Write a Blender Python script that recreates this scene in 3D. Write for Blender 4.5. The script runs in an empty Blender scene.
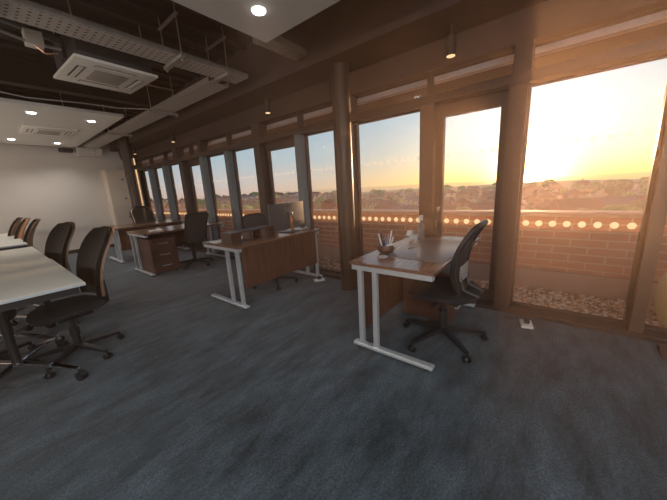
import bpy, bmesh, math, random
from mathutils import Vector, Matrix
random.seed(7)
SC = bpy.context.scene
C = SC.collection
PI = math.pi

# ------------------------------------------------------------------ materials
MATS = {}
def new_mat(name):
    m = bpy.data.materials.new(name); m.use_nodes = True
    nt = m.node_tree; nt.nodes.clear()
    out = nt.nodes.new('ShaderNodeOutputMaterial')
    MATS[name] = m
    return m, nt, out
def N(nt, t, **kw):
    n = nt.nodes.new('ShaderNode' + t)
    for k, v in kw.items():
        if k in n.inputs: n.inputs[k].default_value = v
        else: setattr(n, k, v)
    return n
def c4(c): return (c[0], c[1], c[2], 1)
def mat(name, col, rough=.5, metal=0, var=.08, scale=30, bump=0, emit=None, es=0, spec=.5, sheen=0):
    m, nt, out = new_mat(name)
    b = N(nt, 'BsdfPrincipled')
    b.inputs['Roughness'].default_value = rough; b.inputs['Metallic'].default_value = metal
    b.inputs['Specular IOR Level'].default_value = spec
    if sheen: b.inputs['Sheen Weight'].default_value = sheen
    tc = N(nt, 'TexCoord'); nz = N(nt, 'TexNoise', Scale=scale, Detail=3.0)
    nt.links.new(tc.outputs['Object'], nz.inputs['Vector'])
    rp = N(nt, 'ValToRGB')
    rp.color_ramp.elements[0].position = .3; rp.color_ramp.elements[1].position = .7
    rp.color_ramp.elements[0].color = c4([x * (1 - var) for x in col]); rp.color_ramp.elements[1].color = c4([min(1, x * (1 + var)) for x in col])
    nt.links.new(nz.outputs['Fac'], rp.inputs['Fac']); nt.links.new(rp.outputs['Color'], b.inputs['Base Color'])
    if bump:
        bp = N(nt, 'Bump', Strength=bump, Distance=.003)
        nt.links.new(nz.outputs['Fac'], bp.inputs['Height']); nt.links.new(bp.outputs['Normal'], b.inputs['Normal'])
    if emit:
        b.inputs['Emission Color'].default_value = c4(emit); b.inputs['Emission Strength'].default_value = es
    nt.links.new(b.outputs['BSDF'], out.inputs['Surface'])
    return m
def wood(name, dark, light, rough, stretch=(1, 1, 12), scale=6):
    m, nt, out = new_mat(name)
    b = N(nt, 'BsdfPrincipled', Roughness=rough)
    tc = N(nt, 'TexCoord'); mp = N(nt, 'Mapping')
    mp.inputs['Scale'].default_value = stretch
    nt.links.new(tc.outputs['Object'], mp.inputs['Vector'])
    nz = N(nt, 'TexNoise', Scale=scale, Detail=6.0, Roughness=.65, Distortion=.4)
    nt.links.new(mp.outputs['Vector'], nz.inputs['Vector'])
    rp = N(nt, 'ValToRGB'); rp.color_ramp.elements[0].position = .3; rp.color_ramp.elements[1].position = .72
    rp.color_ramp.elements[0].color = c4(dark); rp.color_ramp.elements[1].color = c4(light)
    nt.links.new(nz.outputs['Fac'], rp.inputs['Fac']); nt.links.new(rp.outputs['Color'], b.inputs['Base Color'])
    nt.links.new(b.outputs['BSDF'], out.inputs['Surface'])
    return m

wood('desk_wood', (.13, .065, .042), (.24, .125, .08), .22, (1.2, 14, 14))
wood('panel_wood', (.05, .022, .016), (.2, .095, .062), .34, (9, 9, .5))
wood('pedestal_wood', (.075, .034, .024), (.15, .07, .048), .4, (1, 14, 14))
wood('wedge_wood', (.05, .025, .018), (.1, .05, .03), .5)
mat('silver', (.60, .65, .70), .36, .4, .03)
mat('chrome', (.8, .8, .82), .12, 1, .02)
mat('table_white', (.8, .8, .74), .35, 0, .02)
mat('table_edge', (.55, .6, .66), .4, 0, .02)
mat('black_plastic', (.018, .018, .02), .42, 0, .1)
mat('dark_shell', (.012, .008, .006), .65, 0, .08, spec=.15)
mat('seat_fabric', (.016, .016, .018), .92, 0, .3, 200, .4)
mat('rim_sunlit', (.26, .15, .09), .35, 0, .05)  # tan tint stands for low sun on the chair backs' rims
mat('mesh_grey', (.05, .048, .05), .8, 0, .3, 300)
mat('mesh_lumbar', (.45, .42, .42), .5)
mat('frame_dark', (.05, .035, .029), .42, .2, .1)
mat('frame_glare', (.09, .055, .04), .42, .2, .1)  # same frame brown, lightened and warmed to paint in the sun glare
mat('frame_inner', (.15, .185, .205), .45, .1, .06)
mat('bulkhead', (.05, .031, .025), .75, 0, .12, 3)
mat('ceiling_slab', (.02, .015, .012), .9, 0, .35, 2)
mat('steel_dark', (.035, .028, .024), .7, .2, .2, 6)
mat('duct_grey', (.3, .26, .23), .6, .3, .1)
mat('raft_white', (.8, .76, .71), .8, 0, .02)
mat('cassette_white', (.86, .8, .73), .5, 0, .02)
mat('cassette_body', (.055, .055, .06), .6, .3, .15, 8)
mat('slot_dark', (.05, .04, .035), .8)
mat('galv', (.5, .46, .42), .4, .6, .15, 15)
mat('plaster', (.60, .54, .49), .9, 0, .03, 2)
mat('plaster_cool', (.62, .64, .68), .85, 0, .03, 2)
mat('locker_cream', (.62, .52, .43), .5, 0, .02)
mat('locker_seam', (.2, .16, .13), .7)
mat('lamp_glow', (1, 1, 1), .5, 0, 0, 1, 0, (1, .97, .92), 9)
mat('lamp_warm', (1, .8, .5), .5, 0, 0, 1, 0, (1, .62, .3), 1.3)
mat('mat_black', (.17, .155, .15), .3, 0, .1)  # black mat, its colour greyed to take in the window glare
mat('monitor_back', (.12, .12, .135), .34, .5, .03)
mat('screen_black', (.01, .01, .012), .15)
mat('copper', (.55, .28, .16), .3, .7, .05)
mat('organiser_brown', (.06, .028, .02), .4, 0, .1)
mat('white_plastic', (.75, .75, .74), .4, 0, .02)
mat('pot_brown', (.07, .035, .025), .3, 0, .2)
mat('cyan_card', (.1, .5, .6), .5); mat('pink_card', (.65, .3, .4), .5); mat('blue_pen', (.08, .18, .5), .4); mat('paper_white', (.8, .8, .78), .7)
mat('gravel_bed', (.3, .25, .2), .95, 0, .5, 60, .5)
mat('flashing', (.36, .28, .28), .7, 0, .1, 4)
mat('soffit_lit', (.42, .37, .38), .6)  # pale tone painting the light along the soffit's edge
mat('coping', (.5, .38, .3), .7, 0, .1, 6)
mat('soffit', (.05, .032, .026), .7, 0, .2, 4)
mat('pale_pot', (.72, .62, .3), .5, 0, .05, 8)
mat('trunk', (.09, .06, .04), .9)
mat('roof_tile', (.2, .1, .075), .9, 0, .2, 3)
mat('roof_slate', (.13, .12, .13), .85, 0, .2, 3)
mat('house_brick', (.3, .17, .12), .9, 0, .15, 4)
mat('house_render', (.5, .42, .36), .9, 0, .1, 2)
mat('window_dark', (.08, .09, .1), .2)
mat('hose_grey', (.5, .48, .46), .5, .2)
mat('room_wall', (.3, .27, .25), .9, 0, .05, 2)

def leaf_mat(name, a, b_):
    m, nt, out = new_mat(name)
    b = N(nt, 'BsdfPrincipled', Roughness=.9)
    tc = N(nt, 'TexCoord'); nz = N(nt, 'TexNoise', Scale=1.3, Detail=6.0, Roughness=.7)
    nt.links.new(tc.outputs['Object'], nz.inputs['Vector'])
    rp = N(nt, 'ValToRGB'); rp.color_ramp.elements[0].position = .38; rp.color_ramp.elements[1].position = .65
    rp.color_ramp.elements[0].color = c4(a); rp.color_ramp.elements[1].color = c4(b_)
    nt.links.new(nz.outputs['Fac'], rp.inputs['Fac']); nt.links.new(rp.outputs['Color'], b.inputs['Base Color'])
    nt.links.new(b.outputs['BSDF'], out.inputs['Surface'])
leaf_mat('leaf_dark', (.07, .12, .04), (.2, .3, .1))
leaf_mat('leaf_mid', (.11, .17, .05), (.3, .4, .13))
leaf_mat('leaf_olive', (.13, .12, .05), (.3, .26, .11))
leaf_mat('leaf_red', (.16, .05, .03), (.38, .13, .08))
leaf_mat('leaf_land', (.09, .09, .055), (.2, .17, .11))

# carpet: mottled blue-grey loop pile with faint tile to tile shifts
m, nt, out = new_mat('carpet')
b = N(nt, 'BsdfPrincipled', Roughness=.95); b.inputs['Specular IOR Level'].default_value = .2; b.inputs['Sheen Weight'].default_value = .25
tc = N(nt, 'TexCoord')
n1 = N(nt, 'TexNoise', Scale=2.2, Detail=8.0, Roughness=.75); n2 = N(nt, 'TexNoise', Scale=90.0, Detail=2.0)
mp = N(nt, 'Mapping'); mp.inputs['Scale'].default_value = (1, 2.6, 1)
nt.links.new(tc.outputs['Object'], mp.inputs['Vector']); nt.links.new(mp.outputs['Vector'], n1.inputs['Vector']); nt.links.new(tc.outputs['Object'], n2.inputs['Vector'])
br = N(nt, 'TexBrick', Scale=1.0); br.offset = 0
br.inputs['Color1'].default_value = (.86, .86, .86, 1); br.inputs['Color2'].default_value = (1.1, 1.1, 1.1, 1); br.inputs['Mortar'].default_value = (.85, .85, .85, 1)
br.inputs['Mortar Size'].default_value = .004; br.inputs['Brick Width'].default_value = .5; br.inputs['Row Height'].default_value = .5
nt.links.new(tc.outputs['Object'], br.inputs['Vector'])
rp = N(nt, 'ValToRGB'); rp.color_ramp.elements[0].position = .36; rp.color_ramp.elements[1].position = .66
rp.color_ramp.elements[0].color = (.011, .019, .027, 1); rp.color_ramp.elements[1].color = (.074, .108, .142, 1)
nt.links.new(n1.outputs['Fac'], rp.inputs['Fac'])
r2 = N(nt, 'ValToRGB'); r2.color_ramp.elements[0].position = .3; r2.color_ramp.elements[1].position = .7
r2.color_ramp.elements[0].color = (.45, .45, .45, 1); r2.color_ramp.elements[1].color = (1.4, 1.4, 1.4, 1)
nt.links.new(n2.outputs['Fac'], r2.inputs['Fac'])
x1 = N(nt, 'MixRGB', blend_type='MULTIPLY', Fac=1.0); x2 = N(nt, 'MixRGB', blend_type='MULTIPLY', Fac=.8)
nt.links.new(rp.outputs['Color'], x1.inputs['Color1']); nt.links.new(r2.outputs['Color'], x1.inputs['Color2'])
nt.links.new(x1.outputs['Color'], x2.inputs['Color1']); nt.links.new(br.outputs['Color'], x2.inputs['Color2'])
nt.links.new(x2.outputs['Color'], b.inputs['Base Color'])
bp = N(nt, 'Bump', Strength=.6, Distance=.006); nt.links.new(n2.outputs['Fac'], bp.inputs['Height']); nt.links.new(bp.outputs['Normal'], b.inputs['Normal'])
nt.links.new(b.outputs['BSDF'], out.inputs['Surface'])

# parapet brick (wall runs along y, so the pattern uses y and z)
m, nt, out = new_mat('brick')
b = N(nt, 'BsdfPrincipled', Roughness=.9)
tc = N(nt, 'TexCoord'); sp = N(nt, 'SeparateXYZ'); cb = N(nt, 'CombineXYZ')
nt.links.new(tc.outputs['Object'], sp.inputs[0]); nt.links.new(sp.outputs['Y'], cb.inputs['X']); nt.links.new(sp.outputs['Z'], cb.inputs['Y'])
br = N(nt, 'TexBrick', Scale=1.0)
br.inputs['Color1'].default_value = (.55, .2, .12, 1); br.inputs['Color2'].default_value = (.40, .14, .085, 1); br.inputs['Mortar'].default_value = (.62, .42, .32, 1)
br.inputs['Mortar Size'].default_value = .008; br.inputs['Brick Width'].default_value = .3; br.inputs['Row Height'].default_value = .085
nt.links.new(cb.outputs[0], br.inputs['Vector']); nt.links.new(br.outputs['Color'], b.inputs['Base Color'])
nt.links.new(b.outputs['BSDF'], out.inputs['Surface'])

# window glass: clear, faint reflection, orange translucent veil imitating sun glare, stronger low down
m, nt, out = new_mat('glass')
tr = N(nt, 'BsdfTransparent'); gl = N(nt, 'BsdfGlossy', Roughness=.02); tl = N(nt, 'BsdfTranslucent')
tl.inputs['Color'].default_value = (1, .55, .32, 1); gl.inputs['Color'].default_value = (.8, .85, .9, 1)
lw = N(nt, 'LayerWeight', Blend=.5); pw = nt.nodes.new('ShaderNodeMath'); pw.operation = 'POWER'; pw.inputs[1].default_value = 6.0; nt.links.new(lw.outputs['Facing'], pw.inputs[0]); fr = nt.nodes.new('ShaderNodeMath'); fr.operation = 'MULTIPLY_ADD'; fr.inputs[1].default_value = .5; fr.inputs[2].default_value = .025; nt.links.new(pw.outputs[0], fr.inputs[0]); m1 = N(nt, 'MixShader'); m2 = N(nt, 'MixShader', Fac=.035)
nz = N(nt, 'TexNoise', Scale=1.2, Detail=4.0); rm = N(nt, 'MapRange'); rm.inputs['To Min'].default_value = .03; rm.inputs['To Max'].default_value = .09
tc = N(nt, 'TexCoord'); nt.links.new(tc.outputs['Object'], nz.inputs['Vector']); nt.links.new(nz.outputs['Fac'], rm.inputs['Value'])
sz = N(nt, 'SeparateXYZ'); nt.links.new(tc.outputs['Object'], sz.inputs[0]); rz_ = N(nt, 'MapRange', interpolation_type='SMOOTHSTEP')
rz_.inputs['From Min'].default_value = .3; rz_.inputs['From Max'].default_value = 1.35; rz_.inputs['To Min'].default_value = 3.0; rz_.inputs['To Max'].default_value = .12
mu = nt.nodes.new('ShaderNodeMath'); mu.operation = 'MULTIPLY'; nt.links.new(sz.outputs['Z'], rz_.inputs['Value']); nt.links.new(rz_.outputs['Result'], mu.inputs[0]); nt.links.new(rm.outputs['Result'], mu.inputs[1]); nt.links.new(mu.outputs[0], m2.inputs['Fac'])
nt.links.new(fr.outputs[0], m1.inputs['Fac']); nt.links.new(tr.outputs[0], m1.inputs[1]); nt.links.new(gl.outputs[0], m1.inputs[2])
nt.links.new(m1.outputs[0], m2.inputs[1]); nt.links.new(tl.outputs[0], m2.inputs[2]); nt.links.new(m2.outputs[0], out.inputs['Surface'])

m, nt, out = new_mat('clear_plastic')
tr = N(nt, 'BsdfTransparent'); gl = N(nt, 'BsdfGlossy', Roughness=.05); df = N(nt, 'BsdfTranslucent'); df.inputs['Color'].default_value = (.9, .9, .88, 1)
lw = N(nt, 'LayerWeight', Blend=.35); m1 = N(nt, 'MixShader'); m2 = N(nt, 'MixShader', Fac=.22)
tr.inputs['Color'].default_value = (.9, .93, .95, 1)
nt.links.new(lw.outputs['Facing'], m1.inputs['Fac']); nt.links.new(tr.outputs[0], m1.inputs[1]); nt.links.new(gl.outputs[0], m1.inputs[2])
nt.links.new(m1.outputs[0], m2.inputs[1]); nt.links.new(df.outputs[0], m2.inputs[2]); nt.links.new(m2.outputs[0], out.inputs['Surface'])

m, nt, out = new_mat('vinyl_dot')
tl = N(nt, 'BsdfTranslucent'); tl.inputs['Color'].default_value = (1, 1, .9, 1); df = N(nt, 'BsdfDiffuse'); df.inputs['Color'].default_value = (.85, .82, .7, 1)
m1 = N(nt, 'MixShader', Fac=.2); nt.links.new(tl.outputs[0], m1.inputs[1]); nt.links.new(df.outputs[0], m1.inputs[2]); nt.links.new(m1.outputs[0], out.inputs['Surface'])
m, nt, out = new_mat('vinyl_faint')
tl = N(nt, 'BsdfTranslucent'); tl.inputs['Color'].default_value = (1, .95, .85, 1); tr = N(nt, 'BsdfTransparent')
m1 = N(nt, 'MixShader', Fac=.82); nt.links.new(tl.outputs[0], m1.inputs[1]); nt.links.new(tr.outputs[0], m1.inputs[2]); nt.links.new(m1.outputs[0], out.inputs['Surface'])

# office-chair mesh: tiny see-through holes
m, nt, out = new_mat('chair_mesh')
b = N(nt, 'BsdfPrincipled', Roughness=.8); b.inputs['Base Color'].default_value = (.05, .04, .036, 1)
tr = N(nt, 'BsdfTransparent'); m1 = N(nt, 'MixShader', Fac=.28)
nt.links.new(b.outputs[0], m1.inputs[1]); nt.links.new(tr.outputs[0], m1.inputs[2]); nt.links.new(m1.outputs[0], out.inputs['Surface'])

def holes(name, base, dark, px, py, r, rough=.5, metal=.2, elong=1.0):
    """perforated sheet: rows of dark holes in object xy"""
    m, nt, out = new_mat(name)
    b = N(nt, 'BsdfPrincipled', Roughness=rough, Metallic=metal)
    tc = N(nt, 'TexCoord'); sp = N(nt, 'SeparateXYZ'); nt.links.new(tc.outputs['Object'], sp.inputs[0])
    def M(op, a, bb=None):
        n = nt.nodes.new('ShaderNodeMath'); n.operation = op
        for i, v in enumerate((a, bb)):
            if v is None: continue
            if isinstance(v, (int, float)): n.inputs[i].default_value = v
            else: nt.links.new(v, n.inputs[i])
        return n.outputs[0]
    def cell(s, p, k):
        f = M('FRACT', M('DIVIDE', s, p)); return M('MULTIPLY', M('SUBTRACT', f, .5), p * k)
    u = cell(sp.outputs['X'], px, 1.0); v = cell(sp.outputs['Y'], py, elong)
    d = M('SQRT', M('ADD', M('MULTIPLY', u, u), M('MULTIPLY', v, v)))
    h = M('LESS_THAN', d, r)
    mx = N(nt, 'MixRGB'); mx.inputs['Color1'].default_value = c4(base); mx.inputs['Color2'].default_value = c4(dark)
    nt.links.new(h, mx.inputs['Fac']); nt.links.new(mx.outputs[0], b.inputs['Base Color']); nt.links.new(b.outputs[0], out.inputs['Surface'])
holes('tray_sheet', (.6, .54, .5), (.03, .025, .02), .055, .055, .0105)
holes('tray_dense', (.62, .56, .52), (.05, .04, .035), .03, .04, .008)
holes('grille_sheet', (.5, .44, .39), (.16, .13, .11), .012, .012, .0035, .6, 0)

# ------------------------------------------------------------------ geometry helper
class MB:
    def __init__(s): s.bm = bmesh.new()
    def box(s, x0, x1, y0, y1, z0, z1, M=None, bev=0):
        b = bmesh.new(); bmesh.ops.create_cube(b, size=1)
        bmesh.ops.transform(b, matrix=Matrix.Translation(((x0+x1)/2, (y0+y1)/2, (z0+z1)/2)) @ Matrix.Diagonal((abs(x1-x0), abs(y1-y0), abs(z1-z0), 1)), verts=b.verts)
        if bev: bmesh.ops.bevel(b, geom=b.edges[:], offset=bev, segments=2, affect='EDGES', profile=.5)
        return s.merge(b, M)
    def merge(s, b, M=None):
        if M is not None: bmesh.ops.transform(b, matrix=M, verts=b.verts)
        me = bpy.data.meshes.new('t'); b.to_mesh(me); b.free(); s.bm.from_mesh(me); bpy.data.meshes.remove(me); return s
    def cyl(s, p0, p1, r0, r1=None, seg=20):
        p0, p1 = Vector(p0), Vector(p1); r1 = r0 if r1 is None else r1
        b = bmesh.new(); d = p1 - p0
        bmesh.ops.create_cone(b, cap_ends=True, segments=seg, radius1=r0, radius2=r1, depth=d.length)
        q = Vector((0, 0, 1)).rotation_difference(d).to_matrix().to_4x4()
        return s.merge(b, Matrix.Translation((p0 + p1) / 2) @ q)
    def bar(s, p0, p1, w, h, up=(0, 0, 1), w1=None, h1=None, bev=0):
        """tapered rectangular bar; w across, h along up"""
        p0, p1 = Vector(p0), Vector(p1); d = (p1 - p0).normalized(); up = Vector(up)
        a = d.cross(up).normalized(); u = a.cross(d).normalized(); w1 = w if w1 is None else w1; h1 = h if h1 is None else h1
        b = bmesh.new(); vs = []
        for p, ww, hh in ((p0, w, h), (p1, w1, h1)):
            vs.append([b.verts.new(p + a * sx * ww / 2 + u * sy * hh / 2) for sx, sy in ((-1, -1), (1, -1), (1, 1), (-1, 1))])
        b.faces.new(vs[0][::-1]); b.faces.new(vs[1])
        for i in range(4): b.faces.new((vs[0][i], vs[0][(i+1) % 4], vs[1][(i+1) % 4], vs[1][i]))
        if bev: bmesh.ops.bevel(b, geom=b.edges[:], offset=bev, segments=2, affect='EDGES')
        bmesh.ops.recalc_face_normals(b, faces=b.faces)
        return s.merge(b)
    def tube(s, pts, r, seg=8):
        pts = [Vector(p) for p in pts]; b = bmesh.new(); rings = []
        rr = r if isinstance(r, (list, tuple)) else [r] * len(pts)
        nrm = None
        for i, p in enumerate(pts):
            t = (pts[min(i+1, len(pts)-1)] - pts[max(i-1, 0)]).normalized()
            if nrm is None: nrm = t.orthogonal().normalized()
            nrm = (nrm - t * nrm.dot(t)).normalized(); bn = t.cross(nrm)
            rings.append([b.verts.new(p + (nrm * math.cos(2*PI*k/seg) + bn * math.sin(2*PI*k/seg)) * rr[i]) for k in range(seg)])
        for i in range(len(rings)-1):
            for k in range(seg): b.faces.new((rings[i][k], rings[i][(k+1) % seg], rings[i+1][(k+1) % seg], rings[i+1][k]))
        b.faces.new(rings[0][::-1]); b.faces.new(rings[-1])
        bmesh.ops.recalc_face_normals(b, faces=b.faces)
        return s.merge(b)
    def lathe(s, prof, at=(0, 0, 0), seg=24):
        b = bmesh.new(); rings = []
        for r, z in prof: rings.append([b.verts.new((at[0] + r*math.cos(2*PI*k/seg), at[1] + r*math.sin(2*PI*k/seg), at[2] + z)) for k in range(seg)])
        for i in range(len(rings)-1):
            for k in range(seg): b.faces.new((rings[i][k], rings[i][(k+1) % seg], rings[i+1][(k+1) % seg], rings[i+1][k]))
        b.faces.new(rings[0][::-1]); b.faces.new(rings[-1]); bmesh.ops.recalc_face_normals(b, faces=b.faces)
        return s.merge(b)
    def sheet(s, f, nu, nv, th):
        """closed thick sheet from f(u,v)->Vector, u,v in 0..1; th may be a function of u,v"""
        b = bmesh.new(); e = 1e-3
        def nr(u, v):
            a = f(min(1, u+e), v) - f(max(0, u-e), v); c = f(u, min(1, v+e)) - f(u, max(0, v-e)); n = a.cross(c)
            return n.normalized() if n.length > 1e-12 else Vector((0, 1, 0))
        A, B = [], []
        for i in range(nu+1):
            ra, rb = [], []
            for j in range(nv+1):
                u, v = i/nu, j/nv; p = f(u, v); n = nr(u, v); t = (th(u, v) if callable(th) else th) / 2
                ra.append(b.verts.new(p + n*t)); rb.append(b.verts.new(p - n*t))
            A.append(ra); B.append(rb)
        for i in range(nu):
            for j in range(nv):
                b.faces.new((A[i][j], A[i+1][j], A[i+1][j+1], A[i][j+1])); b.faces.new((B[i][j+1], B[i+1][j+1], B[i+1][j], B[i][j]))
        for i in range(nu):
            b.faces.new((A[i+1][0], A[i][0], B[i][0], B[i+1][0])); b.faces.new((A[i][nv], A[i+1][nv], B[i+1][nv], B[i][nv]))
        for j in range(nv):
            b.faces.new((A[0][j], A[0][j+1], B[0][j+1], B[0][j])); b.faces.new((A[nu][j+1], A[nu][j], B[nu][j], B[nu][j+1]))
        bmesh.ops.recalc_face_normals(b, faces=b.faces)
        return s.merge(b)
    def build(s, name, material, parent=None, smooth=40):
        me = bpy.data.meshes.new(name); s.bm.to_mesh(me); s.bm.free()
        if smooth:
            me.polygons.foreach_set('use_smooth', [True] * len(me.polygons)); me.set_sharp_from_angle(angle=math.radians(smooth))
        for mm in (material if isinstance(material, (list, tuple)) else [material]): me.materials.append(MATS[mm])
        o = bpy.data.objects.new(name, me); C.objects.link(o)
        if parent is not None: o.parent = parent
        return o

def tag(o, label=None, cat=None, group=None, kind=None):
    if label: o['label'] = label
    if cat: o['category'] = cat
    if group: o['group'] = group
    if kind: o['kind'] = kind
    return o
def empty(name, loc=(0, 0, 0), rz=0, **kw):
    o = bpy.data.objects.new(name, None); C.objects.link(o); o.location = loc; o.rotation_euler = (0, 0, rz); o.empty_display_size = .1
    return tag(o, **kw)
def copy_tree(o, parent=None):
    c = o.copy(); C.objects.link(c)
    if parent is not None: c.parent = parent
    for ch in [k for k in list(bpy.data.objects) if k.parent == o]: copy_tree(ch, c)
    return c
def dup(o, loc, rz=0, label=None):
    c = copy_tree(o); c.location = loc; c.rotation_euler = (0, 0, rz)
    if label: c['label'] = label
    return c
def struct(name, mb, m, parent=None, smooth=40):
    o = mb.build(name, m, parent, smooth)
    if parent is None: o['kind'] = 'structure'
    return o

# ------------------------------------------------------------------ room shell
XI, XG = 3.04, 3.18            # inner face and glass of the window wall
YF, YB, XL = 9.85, -4.0, -5.0  # far wall, wall behind, left wall
HZ = 3.15
struct('floor', MB().box(XL, XG, YB, YF, -.1, 0), 'carpet', smooth=0)
o = struct('ceiling', MB().box(XL, XI, YB, YF, HZ, HZ+.15), 'ceiling_slab', smooth=0)
mb = MB()
y = YB + .1
while y < YF:                   # profiled deck ribs under the slab
    mb.box(XL, 2.55, y, y+.07, HZ-.05, HZ); y += .3
struct('trim_1', mb, 'steel_dark', smooth=0)
struct('wall_far', MB().box(XL, 2.78, YF, YF+.1, 0, HZ), 'plaster', smooth=0)
struct('wall_far_return', MB().box(2.78, XG, YF-.35, YF+.1, 0, 2.15).box(2.78, XG, YF, YF+.1, 2.15, HZ), 'plaster_cool', smooth=0)
struct('wall_left', MB().box(XL-.1, XL, YB, YF, 0, HZ), 'room_wall', smooth=0)
struct('wall_back', MB().box(XL, XG, YB-.1, YB, 0, HZ), 'room_wall', smooth=0)
struct('baseboard_far', MB().box(XL, 2.28, YF-.015, YF, 0, .09), 'frame_dark', smooth=0)
# dropped bulkhead along the windows
struct('trim_2', MB().box(2.58, XG+.1, YB, YF, 2.62, HZ), 'bulkhead', smooth=0)
struct('trim_3', MB().box(XI+.02, XG+.12, YB, YF, 2.38, 2.62), 'bulkhead', smooth=0)
# transom rail and floor rail
struct('trim_4', MB().box(XI-.01, XG+.03, YB, YF, 2.07, 2.15, bev=.004), 'frame_dark', smooth=0)
struct('trim_5', MB().box(XI-.03, XG+.05, YB, YF, 0, .04, bev=.004), 'frame_dark', smooth=0)
# steel beam across the ceiling void and a long duct
struct('ceiling_beam', MB().box(XL, 2.58, 5.45, 5.6, 2.8, 2.82).box(XL, 2.58, 5.45, 5.6, 3.1, 3.12).box(XL, 2.58, 5.515, 5.535, 2.82, 3.1), 'steel_dark', smooth=0)
o = MB().box(1.99, 2.58, 2.3, 2.48, 2.72, 2.79, bev=.005).build('ceiling_duct', 'duct_grey')
tag(o, 'flat grey duct running from the white ceiling panel to the window bulkhead', 'duct')

# ------------------------------------------------------------------ glazed wall
# mullion spans along y; True where the bay between this and the next is a door leaf
MULL = [(-3.4, -3.31, 0), (-2.45, -2.36, 0), (-1.5, -1.41, 0), (-.615, -.55, 0), (.29, .41, 1), (1.07, 1.2, 0), (2.09, 2.17, 0), (2.98, 3.08, 1), (3.9, 4.05, 0), (4.85, 4.96, 0),
        (5.79, 5.92, 1), (6.70, 6.88, 0), (7.68, 7.82, 0), (8.62, 8.76, 0), (9.50, 9.85, 0)]
for i, (a, b_, d) in enumerate(MULL):
    mb = MB()
    mb.box(XI+.012, XG+.03, a, b_, .04, 2.07)
    mb.box(XI, XI+.012, a-.006, b_+.006, .04, 2.07)
    o = mb.build('trim_%d' % (10+i), 'frame_inner' if 6 < i < 15 and not i in (8, 11) else ('frame_glare' if i < 6 else 'frame_dark'), smooth=0); o['kind'] = 'structure'
wn = dn = 0
for i in range(len(MULL)-1):
    y0, y1, d = MULL[i][1], MULL[i+1][0], MULL[i][2]
    if d:
        dn += 1; root = empty('door_%d' % dn, (XG, y0, 0), kind='structure')
        fw, zt = .075, 2.0
    else:
        wn += 1; root = empty('window_%d' % wn, (XG, y0, 0), kind='structure')
        fw, zt = .022, 2.06
    L = y1 - y0; zb = .04
    fr = MB()
    fr.box(-.03, .03, 0, fw, zb, 2.07).box(-.03, .03, L-fw, L, zb, 2.07).box(-.03, .03, fw, L-fw, zt-(.055 if d else .005), 2.07).box(-.03, .03, fw, L-fw, zb, zb+(.11 if d else .02))
    fr.build('door_frame' if d else 'window_frame', 'frame_dark', root, 0)
    z0, z1 = zb+(.11 if d else .02), zt-(.055 if d else .005)
    MB().box(-.004, .004, fw, L-fw, z0, z1).build('glass_pane', 'glass', root, 0)
    if i >= 3:
        n = max(5, int(round((L-2*fw)/.098))); rows = (('dot_row', .872, 'vinyl_dot'), ('dot_row', 1.565, 'vinyl_faint'))
        for nm, z, mt in rows:
            mb = MB()
            for k in range(n):
                yy = fw + (L-2*fw)*(k+.5)/n
                mb.cyl((-.0065, yy, z), (-.0045, yy, z), .027 if z < 1 else .02, seg=20)
            mb.build(nm, mt, root)
    if d:
        h = MB(); yy = L-fw*.5
        h.tube([(-.03, yy, .72), (-.075, yy, .72), (-.085, yy, .74), (-.085, yy, .86), (-.075, yy, .88), (-.03, yy, .88)], .009)
        h.build('door_handle', 'chrome', root)
        MB().box(-.045, -.03, yy-.018, yy+.018, .97, 1.03, bev=.003).build('lock_plate', 'chrome', root)
# clerestory strip above the transom: wide posts and thin dividers
posts = [(-1.5, .09), (.335, .13), (2.13, .09), (3.97, .2), (5.85, .12), (7.0, .2), (9.7, .25)]
mb = MB()
for y, w in posts: mb.box(XI, XG+.03, y-w/2, y+w/2, 2.15, 2.38)
for y in (-.56, 1.14, 3.03, 4.9, 6.4, 7.75, 8.7): mb.box(XI+.06, XG+.02, y-.018, y+.018, 2.15, 2.38)
struct('trim_6', mb, 'frame_dark', smooth=0)
root = empty('window_20', (XG, 0, 0), kind='structure')
MB().box(-.004, .004, YB, YF, 2.15, 2.38).build('glass_pane', 'glass', root, 0)

# round columns
for k, (x, y, r, nm) in enumerate(((2.83, 2.06, .105, 'column'), (2.53, 8.38, .13, 'column.001'))):
    mb = MB(); mb.cyl((x, y, 0), (x, y, HZ), r, seg=40)
    o = struct('column', mb, 'frame_dark', smooth=60)
    cl = MB(); cl.cyl((x, y, 0), (x, y, .03), r+.012, seg=40); cl.build('column_collar', 'frame_dark', o)

# ------------------------------------------------------------------ outside
struct('exterior_roof_slab', MB().box(XG, 4.3, YB-4, YF+6, -.35, -.012), 'gravel_bed', smooth=0)
w = MB().box(4.0, 4.24, YB-4, YF+8, -.35, .84); o = struct('exterior_parapet_wall', w, 'brick', smooth=0)
MB().box(3.96, 4.28, YB-4, YF+8, .84, .885, bev=.005).build('wall_coping', 'coping', o)
MB().box(3.955, 4.0, YB-4, YF+8, -.05, .2).box(3.94, 4.0, YB-4, YF+8, .2, .215).build('wall_flashing', 'flashing', o)
struct('exterior_soffit', MB().box(XG+.1, 4.35, YB-2, YF+4, 2.42, 2.62), 'soffit', smooth=0)
struct('exterior_soffit_streak', MB().box(XG+.08, XG+.16, YB-2, YF+4, 2.325, 2.42), 'soffit_lit', smooth=0)  # pale strip added to carry the streak of light under the soffit
struct('exterior_facade', MB().box(XG-.1, 4.3, YB-4, YF+6, -14, -.36), 'house_brick', smooth=0)
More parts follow.
